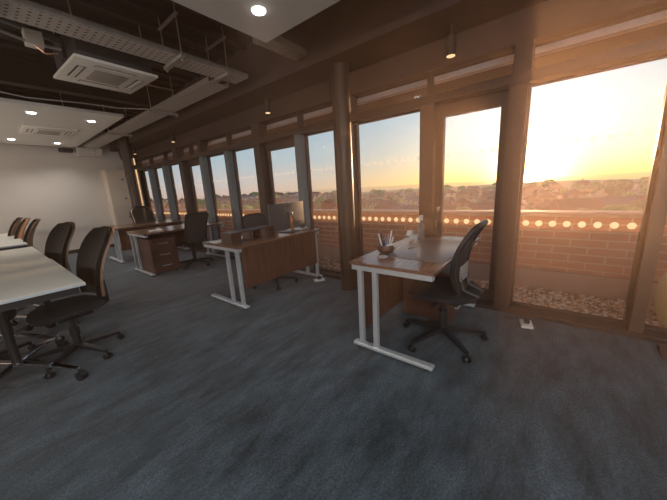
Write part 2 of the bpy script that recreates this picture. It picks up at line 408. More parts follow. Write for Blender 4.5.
# pebbles
b = bmesh.new(); ico = bmesh.new(); bmesh.ops.create_icosphere(ico, subdivisions=1, radius=1)
iv = [v.co.copy() for v in ico.verts]; fi = [[v.index for v in f.verts] for f in ico.faces]; ico.free()
def pebble(x, y, r, z, mi):
    R = Matrix.Rotation(random.random()*6.3, 3, 'Z') @ Matrix.Rotation(random.uniform(-.5, .5), 3, 'X'); sx, sy, sz = r*random.uniform(.8, 1.4), r*random.uniform(.6, 1), r*random.uniform(.4, .7)
    vs = [b.verts.new(R @ Vector((c.x*sx, c.y*sy, c.z*sz)) + Vector((x, y, z))) for c in iv]
    for f in fi: b.faces.new([vs[k] for k in f]).material_index = mi
for k in range(4200):
    y = random.uniform(-2.2, 2.6) if k < 3200 else random.uniform(2.6, 9)
    pebble(random.uniform(XG+.06, 3.91), y, random.uniform(.012, .024), random.uniform(-.012, .006), random.choice((0, 0, 1, 1, 2, 3)))
mb = MB(); mb.bm.free(); mb.bm = b
mat('pebble_a', (.7, .58, .45), .8); mat('pebble_b', (.9, .86, .8), .8); mat('pebble_c', (.42, .3, .22), .8); mat('pebble_d', (.75, .5, .36), .8)
o = mb.build('gravel', ['pebble_a', 'pebble_b', 'pebble_c', 'pebble_d'], None, 60); tag(o, 'loose pale and brown pebbles outside at the foot of the windows', 'gravel', kind='stuff')
# pale planter at the right edge
mb = MB(); mb.lathe([(.085, 0), (.12, .03), (.15, .14), (.165, .26), (.155, .38), (.12, .48), (.1, .53), (.115, .56), (.1, .56), (.085, .53), (.09, .45)], (0, 0, 0), 32)
o = mb.build('garden_urn', 'pale_pot', None, 60); o.location = (3.43, -.89, .0)
tag(o, 'pale yellow bulging garden urn standing on the pebbles outside', 'urn')

# ---- landscape beyond
def land_h(x, y):
    d = math.hypot(x, y); az = math.degrees(math.atan2(y, x))
    h = -15 + 1.5*math.sin(x*.02+1)*math.cos(y*.017)
    t = min(1, max(0, (az-30)/22)); h += 4.5*t*t*(3-2*t)*min(1, d/60)
    if d > 330: h += (d-330)*.012 * (1 + .35*math.sin(az*.13))
    return h
b = bmesh.new(); nr, na = 46, 60; g = []
for i in range(nr+1):
    r = 8 + 650*(i/nr)**1.8; row = []
    for j in range(na+1):
        a = math.radians(-70 + 170*j/na); x, y = r*math.cos(a)+4.4, r*math.sin(a); row.append(b.verts.new((x, y, land_h(x, y))))
    g.append(row)
for i in range(nr):
    for j in range(na): b.faces.new((g[i][j], g[i+1][j], g[i+1][j+1], g[i][j+1]))
mb = MB(); mb.bm.free(); mb.bm = b; o = mb.build('land', 'leaf_land', None, 60); o['kind'] = 'structure'

def tree_proto(name, leafm, seed, tall):
    rnd = random.Random(seed); root = empty(name, (0, 0, 0))
    mb = MB()
    for k in range(16):
        bb = bmesh.new(); bmesh.ops.create_icosphere(bb, subdivisions=2, radius=1)
        a = rnd.uniform(0, 6.3); rr = rnd.uniform(.6, 2.9) if k else 0; s = rnd.uniform(.9, 1.7) if k else 2.5
        zc = rnd.uniform(2.6, 5.6)*tall if k else 4.2*tall
        for v in bb.verts: v.co *= rnd.uniform(.8, 1.12)
        bmesh.ops.transform(bb, matrix=Matrix.Translation((rr*math.cos(a), rr*math.sin(a), zc - rr*rr*.12)) @ Matrix.Diagonal((s, s, s*.8*tall, 1)), verts=bb.verts)
        mb.merge(bb)
    mb.build('crown', leafm, root, 80)
    t = MB(); t.tube([(0, 0, -1), (.1, 0, 2), (0, .1, 4.5)], [.35, .28, .12], 7); t.build('trunk', 'trunk', root)
    return root
protos = [tree_proto('broadleaf_tree', 'leaf_dark', 1, 1.0), tree_proto('broadleaf_tree', 'leaf_mid', 2, .9), tree_proto('broadleaf_tree', 'leaf_olive', 3, .85), tree_proto('broadleaf_tree', 'leaf_dark', 4, 1.25)]
TL = ['dense dark green tree among the rooftops beyond the brick parapet', 'round mid green tree among the rooftops beyond the brick parapet', 'low olive tinted tree among the rooftops beyond the brick parapet', 'tall narrow dark tree rising over the rooftops beyond the parapet']
TG = ['dark round trees beyond the parapet', 'mid green trees beyond the parapet', 'olive trees beyond the parapet', 'tall dark trees beyond the parapet']
used = [False]*4
def put_tree(az, d, s, kind):
    a = math.radians(az); x, y = d*math.cos(a), d*math.sin(a); p = protos[kind]
    o = p if not used[kind] else copy_tree(p); used[kind] = True
    o.location = (x, y, land_h(x, y)); o.scale = (s, s, s*random.uniform(.85, 1.1)); o.rotation_euler = (0, 0, random.random()*6.3)
    tag(o, TL[kind], 'tree', TG[kind])
taken = []
def free(az, d, rad):
    x, y = d*math.cos(math.radians(az)), d*math.sin(math.radians(az))
    if any(math.hypot(x-a, y-b_) < rad+c for a, b_, c in taken): return False
    taken.append((x, y, rad)); return True
for az, d, s, kk in ((69, 120, 1.5, 1), (64, 110, 1.75, 0), (61, 130, 1.5, 0), (56.5, 95, 1.5, 1), (53, 110, 1.45, 0), (47, 85, 1.25, 1), (45, 95, 1.3, 0), (73, 100, 1.7, 0), (35, 110, 1.2, 0), (32, 100, 1.3, 1), (-4, 90, 1.25, 2), (-7, 95, 1.3, 1), (-9, 110, 1.2, 2), (14, 110, 1.1, 1), (41, 160, 1.5, 0), (38, 130, 1.3, 3)):
    ss = s*(.95 if az > 50 else 1.1 if az > 30 else 1.25); free(az, d, ss*3.6)
    put_tree(az, d, ss, kk)
free(39.2, 75, 7)
k = 0
for _ in range(4000):
    az = random.uniform(-16, 76); d = 105 + 330*random.random()**.8; ss = random.uniform(.6, 1.0)*(.8+d/420)
    if free(az, d, ss*3.5): put_tree(az, d, ss, random.choice((0, 0, 1, 2, 3))); k += 1
    if k >= 215: break
rt = tree_proto('copper_tree', 'leaf_red', 9, 1.0)
a = math.radians(39.2); rt.location = (75*math.cos(a), 75*math.sin(a), land_h(75*math.cos(a), 75*math.sin(a))); rt.scale = (1.0, 1.0, 1.75)
tag(rt, 'reddish copper leaved tree just left of the slim round column', 'tree')

def house_proto(w, d, h, rh, wallm, roofm):
    root = empty('house', (0, 0, 0))
    wl = MB().box(-w/2, w/2, -d/2, d/2, -1.5, h).build('house_wall', wallm, root, 0)
    r = MB(); bb = bmesh.new(); e = .35
    v = [bb.verts.new(p) for p in ((-w/2-e, -d/2-e, h), (w/2+e, -d/2-e, h), (w/2+e, d/2+e, h), (-w/2-e, d/2+e, h), (-w/2-e, 0, h+rh), (w/2+e, 0, h+rh))]
    for f in ((0, 1, 5, 4), (2, 3, 4, 5), (0, 4, 3), (1, 2, 5), (3, 2, 1, 0)): bb.faces.new([v[k] for k in f])
    r.merge(bb); rf = r.build('roof', roofm, root, 0)
    MB().box(w*.3-.4, w*.3+.4, -.4, .4, h, h+rh+1).build('chimney', wallm, rf, 0)
    wm = MB()
    for sx in (-1, 1):
        for sy in (-1, 1):
            for zz in (.9, 3.6):
                if zz+1.2 < h: wm.box(sx*w*.25-.6, sx*w*.25+.6, sy*d/2-.03, sy*d/2+.03, zz, zz+1.2)
        for zz in (.9, 3.6):
            if zz+1.2 < h: wm.box(sx*w/2-.03, sx*w/2+.03, -.7, .7, zz, zz+1.2)
    wm.build('window_glass', 'window_dark', wl, 0)
    return root
hp = [house_proto(9, 7, 5.4, 2.6, 'house_brick', 'roof_tile'), house_proto(12, 7.5, 5.2, 2.8, 'house_render', 'roof_slate'), house_proto(8, 8, 5, 2.4, 'house_render', 'roof_tile')]
HL = ['brick house with a red tiled roof among the far trees', 'long pale rendered house with a grey slate roof among the far trees', 'small pale rendered house with a red tiled roof among the far trees']
HG = ['brick houses beyond the parapet', 'pale slate roofed houses beyond the parapet', 'pale red roofed houses beyond the parapet']
hu = [False]*3
for k in range(900):
    kk = random.choice((0, 0, 1, 2)); az = random.uniform(-15, 75); d = random.uniform(95, 350)
    if (az < 22 and random.random() < .55) or not free(az, d, 6.5): continue
    a = math.radians(az); x, y = d*math.cos(a), d*math.sin(a)
    o = hp[kk] if not hu[kk] else copy_tree(hp[kk]); hu[kk] = True
    o.location = (x, y, land_h(x, y)); o.rotation_euler = (0, 0, random.choice((0, .3, 1.2, 1.6, 2.0))); s = random.uniform(.9, 1.2); o.scale = (s, s, s)
    tag(o, HL[kk], 'house', HG[kk])

# ------------------------------------------------------------------ ceiling kit
def raft(name, x0, x1, y0, y1, z, label):
    root = empty(name, ((x0+x1)/2, (y0+y1)/2, z), label=label, cat='ceiling panel')
    cx, cy = (x0+x1)/2, (y0+y1)/2
    MB().box(x0-cx, x1-cx, y0-cy, y1-cy, 0, .045, bev=.004).build('panel_board', 'raft_white', root, 0)
    s = MB()
    for fx in (.15, .85):
        for fy in (.12, .5, .88):
            X, Y = x0+(x1-x0)*fx-cx, y0+(y1-y0)*fy-cy; s.cyl((X, Y, .045), (X, Y, HZ-z), .006, seg=8)
    s.build('suspension_rod', 'galv', root)
    return root
raft('ceiling_raft', -2.2, 1.98, -2.2, 2.27, 2.65, 'white suspended ceiling panel directly overhead, its corner showing at top')
raft('ceiling_raft', -2.6, 1.83, 5.85, 9.66, 2.65, 'white suspended ceiling panel at the far wall over the white tables')
# downlights
def downlight(x, y, z, lab, grp=None, power=42):
    root = empty('recessed_downlight', (x, y, z), label=lab, cat='ceiling light', group=grp)
    r = MB(); r.lathe([(.05, -.004), (.062, -.004), (.064, 0), (.05, .0)], (0, 0, 0), 28); r.build('trim_ring', 'white_plastic', root)
    MB().cyl((0, 0, -.012), (0, 0, -.005), .05, seg=28).build('light_disc', 'lamp_glow', root)
    l = bpy.data.lights.new('downlight', 'SPOT'); l.energy = power; l.spot_size = 2.2; l.spot_blend = .8; l.shadow_soft_size = .05; l.color = (1, .94, .87)
    lo = bpy.data.objects.new('downlight_lamp', l); C.objects.link(lo); lo.location = (x, y, z-.02)
    return root
downlight(1.63, 1.92, 2.65, 'bright round downlight in the overhead panel near its corner', power=30)
for x in (-.2, -1.6):
    for y in (1.2, -1.2): downlight(x, y, 2.65, 'round downlight in the overhead panel behind the viewer', 'downlights in the overhead panel', 45)
downlight(.78, 6.3, 2.65, 'round downlight at the near edge of the far panel, farther from the windows')
downlight(1.51, 6.42, 2.65, 'round downlight at the near edge of the far panel, closer to the windows')
downlight(.71, 8.97, 2.65, 'round downlight by the far wall, beyond the ceiling cassette')
downlight(1.42, 9.12, 2.65, 'round downlight by the far wall, beside the black speaker')
for y in (6.35, 9.0): downlight(-1.3, y, 2.65, 'round downlight at the left half of the far ceiling panel', 'left downlights of the far panel')
# hanging cylinder lamps below the bulkhead
CL = ['small cylinder ceiling lamp over the nearest desk, glowing dull amber', 'small cylinder ceiling lamp between the slim column and the far desks', 'third small cylinder lamp along the bulkhead, above the door posts', 'small cylinder lamp beside the far round column']
for k, (y, zb) in enumerate(((.86, 2.375), (3.39, 2.40), (6.55, 2.44), (8.9, 2.46))):
    root = empty('cylinder_spotlight', (2.86, y, zb), label=CL[k], cat='ceiling light')
    s = MB(); s.cyl((0, 0, .0), (0, 0, .15), .042, seg=28); s.cyl((0, 0, .15), (0, 0, 2.62-zb), .008, seg=10); s.build('lamp_body', 'steel_dark', root)
    MB().cyl((0, 0, -.003), (0, 0, .0), .034, seg=28).build('light_disc', 'lamp_warm', root)

def cassette(x, y, z, w, label, body=True, rz=0):
    root = empty('air_conditioning_cassette', (x, y, z), rz, label=label, cat='air conditioner')
    h = w/2
    MB().box(-h, h, -h*1.06, h*1.06, -.03, 0, bev=.008).build('face_panel', 'cassette_white', root)
    if body: MB().box(-h*.9, h*.9, -h*.94, h*.94, 0, .27, bev=.01).box(-h*.9-.03, -h*.9, -.06, .06, .05, .2).box(h*.9, h*.9+.03, -h*.3, -h*.1, .04, .16).build('unit_body', 'cassette_body', root)
    if body:
        for sx in (-1, 1):
            for sy in (-1, 1): MB().cyl((sx*h*.8, sy*h*.84, .2), (sx*h*.8, sy*h*.84, HZ-z), .006, seg=8).build('hanger_rod', 'galv', root)
    MB().box(-h*.42, h*.42, -h*.46, h*.46, -.036, -.029, bev=.003).build('intake_grille', 'grille_sheet', root)
    for sx, sy, wx, wy in ((0, -.72, .5, .1), (0, .72, .5, .1), (-.72, 0, .1, .5), (.72, 0, .1, .5)):
        f = MB().box(h*(sx-wx), h*(sx+wx), h*(sy-wy), h*(sy+wy), -.0325, -.0295, bev=.002).build('air_slot', 'slot_dark', root)
        k = .55
        MB().box(h*(sx-wx*(k if wx < .3 else .96)), h*(sx+wx*(k if wx < .3 else .96)), h*(sy-wy*(k if wy < .3 else .96)), h*(sy+wy*(k if wy < .3 else .96)), -.037, -.032).build('air_flap', 'cassette_white', f)
    return root
cassette(1.16, 3.98, 2.63, .72, 'white ceiling air conditioning cassette hanging below the open ceiling void', rz=.06)
cassette(1.12, 7.65, 2.649, .72, 'flat white air conditioning cassette set in the far ceiling panel', False)
# pipe and valve box feeding the cassette
pr = empty('cassette_pipework', (.62, 3.85, 2.8), label='grey insulated pipe with valve box at the cassette side', cat='pipe')
MB().tube([(-.75, -.55, .12), (-.45, -.35, -.02), (-.2, -.1, -.08), (0, 0, -.08), (.18, 0, -.07)], .012, 10).build('flexible_pipe', 'hose_grey', pr)
MB().tube([(-.5, .3, .2), (-.2, .1, .12), (0, .05, .06), (.2, .04, .02)], .035, 12).build('insulated_pipe', 'black_plastic', pr)
MB().box(-.06, .06, -.05, .06, -.1, .02, bev=.006).build('valve_box', 'cassette_white', pr)
MB().tube([(0, -.03, -.1), (.05, -.05, -.16), (.14, -.05, -.13)], .006, 8).build('copper_tail', 'copper', pr)

# cable trays
def tray(label, p0, p1, w, m, hh=.05):
    p0, p1 = Vector(p0), Vector(p1); L = (p1-p0).length; ang = math.atan2((p1-p0).y, (p1-p0).x)
    root = empty('cable_tray', p0, ang, label=label, cat='cable tray')
    MB().box(0, L, -w/2, w/2, 0, .004).build('tray_floor', m, root, 0)
    MB().box(0, L, -w/2-.003, -w/2, 0, hh).box(0, L, w/2, w/2+.003, 0, hh).build('tray_side', 'galv', root, 0)
    c = MB()
    for k, o_ in enumerate((-.06, -.02, .035)): c.tube([(L*t/8, o_+.012*math.sin(t*2.1+k), .018) for t in range(9)], .011, 6)
    c.build('cable_run', 'black_plastic', root)
tray('perforated metal cable tray crossing the ceiling above the cassette', (-4.4, 3.13, 2.67), (2.38, 3.26, 2.67), .27, 'tray_sheet')
tray('perforated metal cable tray running parallel to the windows to the far wall', (2.16, 3.42, 2.63), (2.08, 9.4, 2.63), .27, 'tray_dense')
def hanger(x, y, along_x, label, z=2.62, L=.42):
    root = empty('tray_hanger', (x, y, z), 0 if along_x else PI/2, label=label, cat='bracket')
    s = MB(); MB().box(-L/2, L/2, -.012, .012, .34, .36).build('top_strut', 'galv', root, 0); s.box(-L/2, L/2, -.02, .02, -.035, -.03).box(-L/2, L/2, -.02, -.017, -.035, 0).box(-L/2, L/2, .017, .02, -.035, 0); s.build('strut_channel', 'galv', root, 0)
    for sx in (-1, 1):
        r = MB(); r.cyl((sx*(L/2-.03), 0, -.06), (sx*(L/2-.03), 0, HZ-z), .006, seg=8).cyl((sx*(L/2-.03), 0, -.05), (sx*(L/2-.03), 0, -.037), .013, seg=6).build('threaded_rod', 'galv', root)
for a in ((.35, 3.15, 0, 'trapeze bracket under the crossing cable tray above the cassette pipe'), (1.55, 3.22, 0, 'trapeze bracket under the crossing cable tray, second from the window end'), (2.1, 3.3, 0, 'trapeze bracket under the window end of the crossing cable tray'),
          (2.13, 5.02, 1, 'nearer trapeze bracket under the window side cable tray'), (2.1, 7.15, 1, 'farther trapeze bracket under the window side cable tray')):
    hanger(a[0], a[1], a[2], a[3], z=2.66 if a[1] < 3.4 else 2.62)
s = MB(); 
for k in range(14): pass
s.tube([(.1, 5.75, 2.78), (.7, 5.72, 2.71), (1.3, 5.74, 2.75), (1.7, 5.6, 2.72), (2.05, 5.3, 2.7), (2.2, 4.8, 2.66)], .007, 6)
tag(s.build('loose_cable', 'hose_grey'), 'thin loose cable draped from the far ceiling panel to the tray', 'cable')
# things on the far wall
o = MB().box(-.13, .13, -.09, .09, -.05, .04, bev=.02).build('wall_speaker', 'black_plastic'); o.location = (1.64, 9.75, 2.585)
tag(o, 'small black speaker high on the far wall below the ceiling panel', 'speaker')
bx = empty('pipe_boxing', (2.09, 9.72, 2.45), label='cream boxing high on the far wall with a small dark fitting', cat='boxing')
MB().box(-.25, .25, -.13, .13, 0, .2, bev=.004).build('boxing_panel', 'plaster', bx, 0); MB().lathe([(.03, 0), (.03, .02), (.015, .03)], (0, 0, 0), 16).build('round_fitting', 'white_plastic', bx).matrix_local = Matrix.Translation((.05, -.13, .1)) @ Matrix.Rotation(PI/2, 4, 'X')
sp_ = empty('track_spotlight', (2.62, 9.3, 2.55), label='black track spotlight hanging in front of the far wall', cat='ceiling light')
MB().box(-.14, .1, -.02, .02, 0, .03).cyl((-.05, 0, .03), (-.05, 0, HZ-2.55), .006, seg=8).build('track_bar', 'black_plastic', sp_); MB().cyl((.03, 0, 0), (.06, -.02, -.21), .05, .05, 20).build('spot_head', 'black_plastic', sp_)
lk = empty('locker_column', (2.52, 9.85, 0), label='cream locker tower with black locks at the far right corner', cat='locker')
MB().box(-.26, .26, -.4, -.0, 0, 2.1).build('locker_carcass', 'locker_cream', lk, 0)
for k in range(4):
    d = MB().box(-.25, .25, -.415, -.4, .03+.52*k, .53+.52*k, bev=.003).build('locker_door', 'locker_cream', lk, 0)
    MB().cyl((.08, -.43, .31+.51*k), (.08, -.415, .31+.51*k), .024, seg=16).build('lock', 'black_plastic', d)

# ------------------------------------------------------------------ desks
def make_desk(x0, x1, y0, y1, user, label, panel_z0, name='office_desk', z=.735, gap=.2):
    """long side along x; user=+1 sits on the +y side, panel on the other"""
    W_, D_ = x1-x0, y1-y0; root = empty(name, ((x0+x1)/2, (y0+y1)/2, 0), label=label, cat='desk')
    MB().box(-W_/2, W_/2, -D_/2, D_/2, z-.024, z, bev=.002).build('desk_top', 'desk_wood', root, 0)
    py = -user*(D_/2-.05)
    MB().box(-W_/2+.07, W_/2-.07, py-.009, py+.009, panel_z0, z-.03).build('modesty_panel', 'panel_wood', root, 0)
    for sx in (-1, 1):
        x = sx*(W_/2-.035)
        l = MB()
        l.box(x-.025, x+.025, -D_/2+.015, D_/2-.015, z-.065, z-.025, bev=.003)
        l.box(x-.03, x+.03, -D_/2+.0, D_/2-.0, .018, .048, bev=.01)
        for o_ in (.03, .03+gap): l.box(x-.019, x+.019, py+user*(o_-.02), py+user*(o_+.018), .045, z-.06, bev=.004)
        lo = l.build('leg', 'silver', root, 0)
        f = MB()
        for yy in (-D_/2+.05, D_/2-.05): f.cyl((x, yy, 0), (x, yy, .02), .018, seg=14)
        f.build('foot_glide', 'black_plastic', lo)
    MB().box(-W_/2+.06, W_/2-.06, -.03, .03, z-.075, z-.03).build('cross_beam', 'silver', root, 0)
    return root
make_desk(1.70, 3.0, .57, 1.23, -1, 'dark wood office desk nearest the viewer with a black desk mat', .12, gap=.13)
make_desk(1.62, 2.97, 2.63, 3.40, 1, 'dark wood office desk with the monitor, beside the slim column', .24)
make_desk(1.56, 3.0, 5.2, 6.05, -1, 'dark wood desk with the three drawer pedestal showing under it', .3)
make_desk(1.60, 3.0, 6.95, 7.9, 1, 'farthest dark wood desk, in front of the far round column', .26)
def pedestal(x, y, w, d, h, label, face=-1):
    root = empty('drawer_pedestal', (x, y, 0), 0 if face < 0 else PI, label=label, cat='drawer unit')
    MB().box(-w/2, w/2, -d/2+.018, d/2, .03, h, bev=.002).build('carcass', 'pedestal_wood', root, 0)
    n = 3; hh = (h-.04)/n
    for k in range(n):
        dr = MB().box(-w/2+.003, w/2-.003, -d/2, -d/2+.018, .035+hh*k, .03+hh*(k+1)-.004, bev=.002).build('drawer', 'pedestal_wood', root, 0)
        z = .03+hh*(k+.62)
        MB().tube([(-.07, -d/2, z), (-.06, -d/2-.025, z), (.06, -d/2-.025, z), (.07, -d/2, z)], .007, 8).build('drawer_handle', 'silver', dr)
    MB().cyl((-w/2+.06, -d/2-.004, h-.04), (-w/2+.06, -d/2, h-.04), .009, seg=12).build('drawer_lock', 'chrome', root)
    for sx in (-1, 1):
        for sy in (-1, 1): MB().cyl((sx*(w/2-.05)-.01, sy*(d/2-.05), .017), (sx*(w/2-.05)+.01, sy*(d/2-.05), .017), .017, seg=14).build('castor', 'black_plastic', root)
    return root
pedestal(1.84, 5.52, .42, .55, .62, 'brown three drawer pedestal with chrome bar handles under the third desk')
pedestal(2.66, .9, .42, .46, .5, 'brown drawer pedestal under the nearest desk behind its chair')

# ------------------------------------------------------------------ white folding tables
def white_table(x0, x1, y0, y1, label, legs):
    cx, cy = (x0+x1)/2, (y0+y1)/2; root = empty('folding_table', (cx, cy, 0), .0, label=label, cat='table', group='white tables in a line')
    MB().box(x0-cx, x1-cx, y0-cy, y1-cy, .712, .735, bev=.003).build('table_top', 'table_white', root, 0)
    MB().box(x0-cx-.001, x1-cx+.0015, y0-cy-.0015, y1-cy+.0015, .714, .733).build('edge_band', 'table_edge', root, 0)
    MB().box(x0-cx+.05, x1-cx-.04, y0-cy+.012, y0-cy+.03, .665, .712).build('apron_rail', 'black_plastic', root, 0)
    MB().box(x0-cx+.1, x1-cx-.1, y0-cy+.3, y0-cy+.34, .67, .712).box(x0-cx+.1, x1-cx-.1, y1-cy-.34, y1-cy-.3, .67, .712).build('under_beam', 'black_plastic', root, 0)
    for lx, ly in legs:
        X, Y = lx-cx, ly-cy
        l = MB().cyl((X, Y, .12), (X, Y, .66), .027, .024, 24).build('leg', 'black_plastic', root)
        MB().cyl((X, Y, .63), (X, Y, .665), .03, seg=24).build('leg_cap', 'chrome', l)
        st = MB()
        for a in (-58, 58, 122, -122):
            dx, dy = math.cos(math.radians(a)), math.sin(math.radians(a))
            st.bar((X, Y, .125), (X+dx*.3, Y+dy*.3, .115), .05, .03, w1=.042, h1=.022, bev=.004); st.bar((X+dx*.3, Y+dy*.3, .115), (X+dx*.52, Y+dy*.52, .085), .042, .022, w1=.035, h1=.018, bev=.004)
            k = MB(); cxx, cyy = X+dx*.53, Y+dy*.53
            k.cyl((cxx-dy*.022, cyy+dx*.022, .034), (cxx+dy*.022, cyy-dx*.022, .034), .034, seg=20); k.cyl((cxx, cyy, .04), (cxx, cyy, .085), .012, seg=12); k.build('castor', 'black_plastic', l)
        st.build('star_foot', 'chrome', l)
    return root
white_table(-1.0, .365, 2.62, 4.13, 'white topped table nearest the viewer with chrome feet on black castors', [(-.06, 3.13), (-.06, 3.9), ])
white_table(-1.0, .352, 4.14, 5.68, 'white topped table second in the line, beside the second dark chair', [(-.06, 4.6), (-.06, 5.3)])
white_table(-1.0, .345, 6.22, 7.72, 'white topped table third in the line, beyond the gap', [(-.06, 6.7)])
white_table(-1.0, .34, 7.73, 9.2, 'white topped table farthest in the line, by the far wall', [(-.06, 8.2)])

# ------------------------------------------------------------------ chairs  (local: faces -y, back at +y)
def base_parts(root, r=.3, rot=0, zs=.44, m='black_plastic'):
    g = MB(); g.cyl((0, 0, .08), (0, 0, .26), .03, .026, 20).cyl((0, 0, .26), (0, 0, zs-.06), .016, seg=16).cyl((0, 0, .2), (0, 0, .27), .034, seg=20); g.build('gas_lift', 'black_plastic', root)
    hb = MB(); hb.cyl((0, 0, .07), (0, 0, .13), .05, .042, 20); hb.build('base_hub', m, root)
    for k in range(5):
        a = rot + 2*PI*k/5; d = Vector((math.cos(a), math.sin(a), 0))
        arm = MB().bar(d*.03+Vector((0, 0, .105)), d*r+Vector((0, 0, .075)), .055, .04, w1=.035, h1=.022, bev=.005).build('base_arm', m, root)
        c = MB(); p = d*r; t = Vector((-d.y, d.x, 0))
        q = p + Vector((d.y, -d.x, 0))*.0
        for sgn in (-1, 1): c.cyl(p+t*sgn*.008+Vector((0, 0, .026)), p+t*sgn*.026+Vector((0, 0, .026)), .026, .022, 18)
        c.cyl(p+Vector((0, 0, .03)), p+Vector((0, 0, .075)), .009, seg=10); c.build('castor', 'black_plastic', arm)
def seat_part(root, w=.48, d=.46, z=.44, m='seat_fabric', yo=0):
    def f(u, v):
        a = (u-.5)*2; b_ = (v-.5)*2
        # squircle mapping
        x = a*math.sqrt(max(0, 1-b_*b_/2.6)); y = b_*math.sqrt(max(0, 1-a*a/2.6))
        return Vector((x*w/2*1.12, y*d/2*1.12+yo, z+.02*(a*a)*.8 - .03*max(0, -b_)**3))
    MB().sheet(f, 14, 14, lambda u, v: .06*(1-max(abs(u-.5), abs(v-.5))**6*40*.9)).build('seat', m, root, 60)
    MB().box(-.1, .1, -.1+yo, .13+yo, z-.075, z-.035, bev=.01).build('seat_mechanism', 'black_plastic', root)
    MB().tube([(.1, yo, z-.055), (.2, yo-.02, z-.065), (.25, yo-.02, z-.07)], .005, 8).build('lever', 'black_plastic', root)

def shell_chair(name, rz_base=0.3):
    """upholstered chair with a tall curved shell back, dark front and outer shell tinted as if sunlit"""
    root = empty(name)
    base_parts(root, .3, rz_base); seat_part(root, .46, .42)
    z0, z1 = .50, 1.07
    def wid(v): return (.17 + .045*math.sin(min(1, v*1.25)*PI*.5))*(1 if v < .75 else math.sqrt(max(.0, 1-((v-.75)/.26)**2))*.45+.55)
    def f(u, v):
        a = (u-.5)*2
        return Vector((a*wid(v), .22+.15*v - .05*math.sin(v*PI) - .055*a*a + .03*v*v, z0+(z1-z0)*v - .02*a*a*v))
    MB().sheet(f, 14, 18, .028).build('backrest', 'dark_shell', root, 60)
    def g(u, v):
        p = f(u, v); a = (u-.5)*2; q = f(.5+(u-.5)*.96, v)
        return q + Vector((0, .03, 0))
    MB().sheet(g, 14, 18, .02).build('back_shell', 'rim_sunlit', root, 60)
    MB().bar((0, .13, .40), (0, .27, .42), .07, .035, bev=.008).bar((0, .26, .40), (0, .27, .62), .075, .035, up=(0, 1, 0), w1=.06, h1=.02, bev=.008).build('back_bracket', 'black_plastic', root)
    return root
def rect_pts(w0, w1, z0, z1, rad, fy, n=6):
    pts = []
    cs = [(-w0+rad, z0+rad, 180, 270), (w0-rad, z0+rad, 270, 360), (w1-rad, z1-rad, 0, 90), (-w1+rad, z1-rad, 90, 180)]
    for cx, cz, a0, a1 in cs:
        for k in range(n+1):
            a = math.radians(a0+(a1-a0)*k/n); x, z = cx+rad*math.cos(a), cz+rad*math.sin(a); pts.append(Vector((x, fy(x, z), z)))
    return pts
def loop_tube(mb, pts, r, seg=8):
    mb.tube(pts + [pts[0]], r, seg); return mb
def mesh_chair(name, w0=.17, w1=.235, z0=.5, z1=1.06, rad=.07, frame_m='black_plastic', lumbar=False, arms=False, rot=.3, base_m='black_plastic', lean=.16, mesh_m='chair_mesh', fr=.014, r=.31, belly=0, scurve=False, yo=0):
    root = empty(name); base_parts(root, r, rot, m=base_m); seat_part(root, .49, .47)
    def fy(x, z):
        v = (z-z0)/(z1-z0); return ((.16 + yo + lean*(v-.4)**2/.36) if scurve else (.19 + lean*v - .04*math.sin(v*PI))) - .35*x*x
    def half(v):
        z = z0+(z1-z0)*v; w = w0+(w1-w0)*v + belly*math.sin(v*PI); e = min(z-z0, z1-z)
        if e < rad: w -= rad - math.sqrt(max(0, rad*rad-(rad-e)**2))
        return max(w, .01)
    f = MB(); pts = []
    vs = [.5-.5*math.cos(PI*k/26) for k in range(27)]
    for v in vs: z = z0+(z1-z0)*v; pts.append(Vector((half(v), fy(half(v), z), z)))
    for v in vs[::-1]: z = z0+(z1-z0)*v; pts.append(Vector((-half(v), fy(half(v), z), z)))
    loop_tube(f, pts, fr); f.build('back_frame', frame_m, root)
    def g(u, v):
        x = (u-.5)*2*half(v)*.985; z = z0+(z1-z0)*v; return Vector((x, fy(x, z), z))
    MB().sheet(g, 12, 18, .004).build('backrest', mesh_m, root, 60)
    s = MB(); s.bar((0, .1, .385), (0, .24, .40), .08, .03, bev=.006)
    for sx in (-1, 1): s.tube([(sx*.03, .22, .40), (sx*.07, .27, .46), (sx*w0*.85, fy(w0, z0+.1)+.02, z0+.1), (sx*w0*.9, fy(w0, z0+.2)+.012, z0+.22)], .012, 8)
    s.build('back_bracket', frame_m, root)
    if lumbar:
        def l(u, v):
            x = (u-.5)*2*.11; z = .57+.11*v; return Vector((x, fy(x, z)+.022, z))
        mb = MB()
        for k in range(6):
            v = k/5; mb.sheet(lambda a, b_, v=v: l(a, (v*5+.55*b_)/5.6), 8, 1, .008)
        mb.build('lumbar_support', 'mesh_lumbar', root)
    return root
def place(root, x, y, face_deg, label, group=None):
    """face_deg: compass angle of the facing direction in the floor plane (0 = +x)"""
    root.location = (x, y, 0); root.rotation_euler = (0, 0, math.radians(face_deg+90)); tag(root, label, 'chair', group); return root

c0 = shell_chair('office_chair')
place(c0, .29, 3.12, 188, 'dark shell backed office chair at the nearest white table corner')
c1 = copy_tree(c0); place(c1, .26, 4.5, 195, 'dark shell backed office chair second along the white tables')
for k, (x, y, lb) in enumerate(((.17, 6.75, 'nearest of the three far dark chairs along the white tables'), (.12, 7.6, 'middle of the three far dark chairs along the white tables'), (.08, 8.45, 'farthest of the three dark chairs along the white tables'))):
    c = copy_tree(c0); place(c, x, y, 174, lb)
c = copy_tree(c0); place(c, -.22, 3.52, -5, 'black chair tucked under the nearest white table from its far side')
